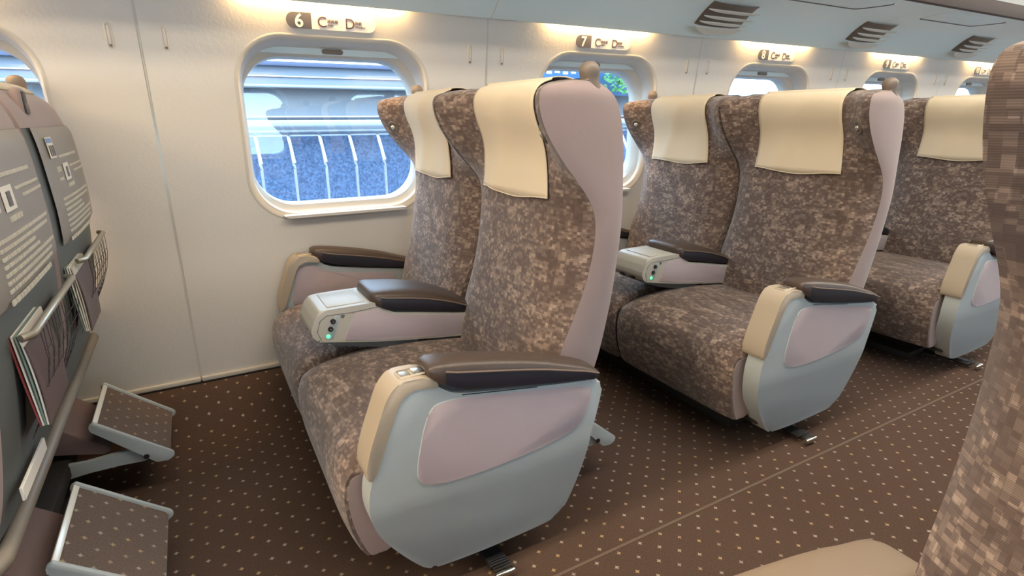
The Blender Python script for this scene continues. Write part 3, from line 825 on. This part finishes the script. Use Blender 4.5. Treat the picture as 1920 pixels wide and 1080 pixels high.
def footrest(yc, root):
    hw = .140
    # local frame of the board: from (.828,.262) down to (.995,.122)
    a = Vector((.828, 0, .262)); b = Vector((.995, 0, .122)); d = (b-a).normalized(); L_ = (b-a).length; nrm = Vector((-d.z, 0, d.x)); nrm = nrm if nrm.z > 0 else -nrm
    fr = fin('footrest', prism(fillet([(a+d*0.0).to_tuple()[::2], (b).to_tuple()[::2], (b-nrm*.012-d*.01).to_tuple()[::2], (a-nrm*.02+d*.01).to_tuple()[::2]], .006, 3), yc-hw+.006, yc+hw-.006, .003, 2), M['backdark'], root)
    us = [.014+(L_-.02)*i/6 for i in range(7)]
    g = grid(lambda i, j: tuple(a+d*us[i]+nrm*.0015+Vector((0, yc-hw+.010+(2*hw-.02)*j/8, 0))), 7, 9, lambda i, j: (us[i]+yc, yc*2.3+(2*hw-.02)*j/8))
    fin('carpet_pad', g, M['board'], fr)
    tr = bmesh.new(); p0 = a+d*.006+nrm*.002
    add_box(tr, -.0065, .0065, yc-hw+.008, yc+hw-.008, -.003, .003, bev=.0015)
    bmesh.ops.transform(tr, matrix=Matrix.Translation(Vector((p0.x, 0, p0.z))) @ Matrix.Rotation(-math.atan2(d.z, d.x), 4, 'Y'), verts=tr.verts)
    fin('edge_strip', tr, M['strip'], fr)
    for sd in (-1, 1):
        y0 = yc+sd*hw; pl = [(.822, .262), (.833, .270), (.999, .129), (1.002, .117), (.985, .105), (.955, .108), (.905, .160), (.835, .232), (.822, .245)]
        y2 = y0 - sd*.010
        sp_ = fin('side_plate', prism(fillet(pl, .006, 3), min(y0, y2), max(y0, y2), .003, 2), M['shell'], fr)
        fin('pivot_bolt', lathe([(.0075, 0), (.0072, .002), (.001, .0022)], (.934, y0, .133), (0, sd, 0), 16), M['black'], sp_)
        ar = [(.655, .200), (.72, .158), (.80, .152), (.87, .158), (.935, .152), (.947, .142), (.945, .125), (.930, .114), (.87, .118), (.80, .118), (.715, .110), (.655, .15)]
        y1 = y0-sd*.012; y3 = y0-sd*.024
        fin('swing_arm', prism(fillet(ar, .008, 3), min(y1, y3), max(y1, y3), .003, 2), M['shell'], fr)
    fin('calf_panel', prism(fillet([(.66, .30), (.70, .30), (.86, .165), (.84, .155), (.66, .20)], .01, 3), yc-hw+.03, yc+hw-.03, .004, 2), plain_calf, fr)
    return fr
plain_calf = plain('footrest_mauve', srgb(120, 98, 92), .9, bump=.3, bscale=600)

def seat_pair():
    root = empty('double_seat', (.50, PC, 0))
    g0 = empty('tmp', (0, 0, 0))
    for yc, out in ((-.283, -1), (.283, 1)):
        backrest(yc, out, g0)
        cushion(yc + (.006 if yc < 0 else -.006), .268, g0)
        footrest(yc, g0)
    arm(-1, g0); arm(1, g0); console(g0)
    fin('rear_beam', tube([(.80, -.56, .375), (.812, -.548, .38), (.812, .548, .38), (.80, .56, .375)], .014, 14), plain('beam_taupe', srgb(128, 118, 106), .45), g0)
    # swivel pedestal
    bm = bmesh.new(); add_box(bm, .30, .76, -.50, .50, .115, .16, bev=.01); add_box(bm, .42, .66, -.36, .36, .03, .12, bev=.01)
    add_box(bm, .36, .74, -.42, .42, 0, .035, bev=.006); 
    add_box(bm, .30, .70, -.565, .565, .10, .16, bev=.01)
    fin('pedestal', bm, M['base'], g0)
    # swivel pedal near the aisle foot
    bm = bmesh.new(); add_box(bm, .485, .535, -.60, -.36, .014, .026, bev=.004); 
    for q in range(5): add_box(bm, .487, .533, -.618+.008*q, -.614+.008*q, .026, .030, bev=.001, seg=1)
    pdl = fin('foot_pedal', bm, M['black'], g0)
    fin('pedal_tip', box(.484, .536, -.632, -.618, .012, .027, bev=.004, seg=3), M['chrome'], pdl)
    for c in children(g0):
        c.parent = root; c.location = (-.50, 0, 0)
    bpy.data.objects.remove(g0)
    return root
proto = seat_pair()
def put(row, yc, lab):
    o = proto if row == 6 and yc == PC else copy_tree(proto)
    o.location = (.50+(row-6)*PITCH, yc, 0)
    return tag(o, lab, 'train seat', 'paired reclining seats with mauve sides')
put(5, PC, 'double train seat seen from its grey back, with notices, pockets and lowered footrests')
put(7, PC, 'brown double train seat, middle pair behind the nearest one, under sign 7')
put(8, PC, 'brown double train seat partly hidden, third pair from the camera, mostly behind row 7')
YB = MIR - PC
put(6, YB, 'close brown train seat cut off by the right edge of the photo, across the aisle')
tan_done = 0
for nm in [o for o in bpy.data.objects if o.parent and o.name.startswith('reading_lamp')]:
    rt = nm
    while rt.parent: rt = rt.parent
    if abs(rt.location.y-YB) < .01 and (nm.matrix_basis.translation + Vector((0, 0, 0))) is not None:
        if sum(v.co.y for v in nm.data.vertices)/len(nm.data.vertices) > 0:
            for ch in children(nm): bpy.data.objects.remove(ch)
            bpy.data.objects.remove(nm)
for o in list(bpy.data.objects):
    if o.name.startswith('armrest_pad'):
        rt = o
        while rt.parent: rt = rt.parent
        if abs(rt.location.y-YB) < .01 and sum(v.co.y for v in o.data.vertices)/len(o.data.vertices) > .3:
            for sl_ in o.material_slots: sl_.link = 'OBJECT'; sl_.material = M['tan']
tag(proto, 'nearest full double train seat in brown mosaic fabric, grey armrest facing the aisle', 'train seat', 'paired reclining seats with mauve sides')

# magazines and leaflet in the pockets of the row-5 backs
def magazine(yc, z0, wid, mats, lab, tilt=.0, hgt=.16):
    root = empty('magazine', (-.272, yc, z0))
    n = 5
    for q in range(n):
        bm = bmesh.new(); X = -.006+.0032*q
        pts = [(X-.0022, 0), (X+.0022, 0)]
        segs = 8; A = []; 
        for i in range(segs+1):
            u = i/segs; bend = .006*math.sin(u*2.6)*(q-1)/3
            A.append([bm.verts.new((X-.0012+bend+tilt*u, -wid, (hgt-.02*(q == n-1))*u)), bm.verts.new((X-.0012+bend+tilt*u, wid, (hgt-.02*(q == n-1))*u)), bm.verts.new((X+.0012+bend+tilt*u, wid, (hgt-.02*(q == n-1))*u)), bm.verts.new((X+.0012+bend+tilt*u, -wid, (hgt-.02*(q == n-1))*u))])
        for a, b in zip(A, A[1:]):
            for w in range(4): bm.faces.new((a[w], a[(w+1) % 4], b[(w+1) % 4], b[w]))
        bm.faces.new(A[0]); bm.faces.new(A[-1][::-1])
        fin('cover' if q in (0, n-1) else 'pages', bm, mats[q % len(mats)], root)
    return tag(root, lab, 'magazine', 'magazines in the seat-back pockets')
magazine(1.19, .560, .085, [M['paper2'], M['paper'], M['paper3'], M['paper'], M['dkcover']], 'magazines with folded pages sticking out of the left seat-back pocket', -.01)
magazine(1.70, .555, .085, [M['paper3'], M['paper'], M['paper'], M['print'], M['dkcover']], 'magazine in the right seat-back pocket nearer the wall', -.01)
lf = box(-.312, -.307, 1.05, 1.22, .462, .486, bev=.001, seg=1)
tag(fin('leaflet', lf, M['paper']), 'white paper leaflet along the bottom of the left seat back', 'leaflet')

# ------------------------------------------------------------------ outside the windows
def outside():
    FY = 3.2
    root = empty('platform_fence', (2.0, FY, -.6))
    def loc(bm): bmesh.ops.translate(bm, vec=(-2.0, -FY, .6), verts=bm.verts); return bm
    m, nt, p = newmat('speckled_stone'); N = nt.nodes; L = nt.links
    tc = N.new('ShaderNodeTexCoord'); nz = N.new('ShaderNodeTexNoise'); nz.inputs['Scale'].default_value = 90; nz.inputs['Detail'].default_value = 4; L.new(tc.outputs['Object'], nz.inputs['Vector'])
    cr = N.new('ShaderNodeValToRGB'); cr.color_ramp.elements[0].position = .35; cr.color_ramp.elements[0].color = srgb(60, 80, 110); cr.color_ramp.elements[1].position = .68; cr.color_ramp.elements[1].color = srgb(96, 122, 156)
    L.new(nz.outputs['Fac'], cr.inputs[0]); L.new(cr.outputs[0], p.inputs['Base Color']); p.inputs['Roughness'].default_value = .85
    fin('stone_panel', loc(box(-4, 12, FY+.06, FY+.14, -.6, .955, bev=.005)), m, root)
    fin('rail', loc(tube([(-4, FY, 1.0), (12, FY, 1.0)], .036, 16)), plain('rail_steel', srgb(130, 138, 150), .3, metal=.6), root)
    mb = plain('bar_steel', srgb(200, 206, 210), .25, metal=.8)
    for i in range(-14, 50):
        x = .467 + .157*i
        fin('bar', loc(tube([(x, FY, .972), (x+.0, FY-.05, .90), (x, FY-.10, .825), (x, FY-.105, .80), (x, FY-.10, .3), (x, FY-.10, -.6)], [.008, .009, .011, .009, .0065, .0065], 8)), mb, root)
    tag(root, 'silver railing with slanted bars in front of blue-grey stone, outside the windows', 'fence')
    r2 = empty('trackside_parapet', (2.0, 7.0, -1))
    def loc2(bm): bmesh.ops.translate(bm, vec=(-2.0, -7.0, 1), verts=bm.verts); return bm
    fin('wall_slab', loc2(box(-12, 30, 7.0, 7.3, -1, 1.355, bev=.01)), plain('pale_render', srgb(136, 142, 146), .8), r2)
    fin('shade_overhang', loc2(box(-12, 30, 6.72, 7.3, 1.355, 1.385, bev=.01)), plain('coping_pale', srgb(150, 154, 158), .7), r2)  # overhanging slab added to shade the top of the wall below
    fin('dark_ledge', loc2(box(-12, 30, 6.93, 7.0, 1.012, 1.05, bev=.005)), plain('ledge_dark', srgb(70, 76, 84), .7), r2)
    fin('light_ledge', loc2(box(-12, 30, 6.94, 7.0, 1.05, 1.066, bev=.003)), plain('ledge_pale', srgb(210, 214, 216), .7), r2)
    tag(r2, 'long pale wall with a dark ledge beyond the railing', 'wall')
    r3 = empty('station_building', (-1.0, 9.0, -1))
    def loc3(bm): bmesh.ops.translate(bm, vec=(1.0, -9.0, 1), verts=bm.verts); return bm
    fin('facade', loc3(box(-16, 5.6, 9.0, 9.6, -1, 1.78, bev=.01)), plain('facade_blue', srgb(118, 128, 140), .5), r3)
    fin('cornice', loc3(box(-16, 5.7, 8.9, 9.6, 1.74, 1.80, bev=.005)), plain('cornice_dark', srgb(78, 88, 112), .6), r3)
    fin('band', loc3(box(-16, 5.6, 8.97, 9.0, 1.60, 1.615)), M['paper'], r3)
    tag(r3, 'low blue-grey station building behind the pale wall', 'building')
    r4 = empty('sign_board', (5.1, 6.6, 0))
    fin('board', box(-1.3, 1.0, 0, .05, 1.33, 1.86, bev=.005), plain('board_blue', srgb(44, 92, 138), .5), r4)
    bm = bmesh.new()
    for i in range(7): add_box(bm, -1.0+.13*i, -.92+.13*i, -.003, .0, 1.60-.012*(i % 2), 1.655, bev=0)
    fin('lettering', bm, M['paper'], r4)
    fin('post', tube([(-.6, .03, -1), (-.6, .03, 1.33)], .03, 8), mb, r4); fin('post', tube([(.6, .03, -1), (.6, .03, 1.33)], .03, 8), mb, r4)
    tag(r4, 'blue board with blurred white lettering outside the second window', 'sign')
    # leafy tree beyond the parapet
    tr = empty('tree', (5.32, 6.2, -1)); rt = random.Random(3)
    fin('trunk', tube([(0, 0, 0), (.03, 0, 1.0), (0, .03, 2.0), (.05, 0, 2.7)], [.05, .04, .03, .015], 8), plain('bark', srgb(110, 100, 90), .9), tr)
    bm = bmesh.new()
    for i in range(420):
        a = rt.uniform(0, 6.28); r_ = .46*rt.random()**.5; z = 2.63+rt.uniform(-.27, .27)
        p = Vector((r_*math.cos(a), r_*math.sin(a)*.5, z)); s_ = rt.uniform(.03, .075)
        u = Vector((rt.uniform(-1, 1), rt.uniform(-1, 1), rt.uniform(-1, 1))).normalized(); v = u.orthogonal().normalized()
        q = [p-u*s_, p+v*s_*.45, p+u*s_, p-v*s_*.45]; bm.faces.new([bm.verts.new(w) for w in q])
    fin('foliage', bm, plain('leaf_green', srgb(80, 150, 78), .6), tr, recalc=False)
    tag(tr, 'leafy green tree in front of the blue board outside', 'tree')
    gd = bmesh.new(); add_box(gd, -60, 60, 2.5, 80, -1.3, -1.0)
    g = fin('trim_6', gd, plain('trackbed', srgb(100, 100, 100), .9)); tag(g, 'ground outside beside the train', kind='structure')
outside()

# ------------------------------------------------------------------ lights
def area(name, loc, rot, sx, sy, power, col):
    l = bpy.data.lights.new(name, 'AREA'); l.shape = 'RECTANGLE'; l.size = sx; l.size_y = sy; l.energy = power; l.color = col
    o = bpy.data.objects.new(name, l); o.location = loc; o.rotation_euler = rot; link(o); return o
WARM = (1.0, .64, .28); CEILC = (1.0, .92, .80)
warm_m = emis('lamp_tube_warm', (1.0, .72, .38, 1), 6)
for k in range(-2, 8):
    for s in (1, -1):
        xc = .47+k*PITCH
        o = area('strip_light', (xc, side(2.098, s), 1.447), (0, 0, 0), .54, .006, 5.5, WARM)
        o.rotation_euler = (math.radians(40*s), 0, 0)
        if s > 0:
            tag(fin('trim_%d' % (20+k), box(xc-.27, xc+.27, 2.0945, 2.1015, 1.449, 1.452), warm_m), 'warm strip lamp in the slot above window %d' % (6+k), kind='structure')
panel_m = emis('ceiling_lamp', (1, .93, .82, 1), 2.5)
for i, x in enumerate([X0+1.2+2.3*i for i in range(6)]):
    for y in (.50, .765):
        area('ceiling_light', (x, y, 2.13), (0, 0, 0), 2.2, .14, (66, 14, 14, 15, 18, 18)[i], ((1.0, .75, .47), (1.0, .86, .66))[i] if i < 2 else CEILC)
bm = bmesh.new()
for y in (.50, .765): add_box(bm, X0+.1, X1-.1, y-.07, y+.07, 2.134, 2.139)
tag(fin('trim_7', bm, panel_m), 'two long ceiling light strips above the aisle', kind='structure')

# ------------------------------------------------------------------ world
W = bpy.data.worlds.new('W'); S.world = W; W.use_nodes = True
bg = W.node_tree.nodes['Background']; bg.inputs[0].default_value = (.60, .79, 1.0, 1); bg.inputs[1].default_value = 9.0

# ------------------------------------------------------------------ camera
yaw, pitch, roll = (math.radians(a) for a in (29.32, -16.95, .165))
fwd = Vector((math.sin(yaw)*math.cos(pitch), math.cos(yaw)*math.cos(pitch), math.sin(pitch)))
right = Vector((math.cos(yaw), -math.sin(yaw), 0)); down = fwd.cross(right)
c, s_ = math.cos(roll), math.sin(roll)
r2 = c*right + s_*down; d2 = -s_*right + c*down
Rm = Matrix((r2, -d2, -fwd)).transposed()
cam = bpy.data.cameras.new('camera'); co = bpy.data.objects.new('camera', cam); C.objects.link(co)
co.matrix_world = Matrix.Translation((0, 0, 1.05)) @ Rm.to_4x4()
cam.sensor_width = 36; cam.lens = 1053.3/1920*36; cam.clip_start = .02
S.camera = co
S.view_settings.view_transform = 'Standard'; S.view_settings.look = 'None'; S.view_settings.gamma = 1; S.view_settings.exposure = 0
S.view_settings.use_curve_mapping = False
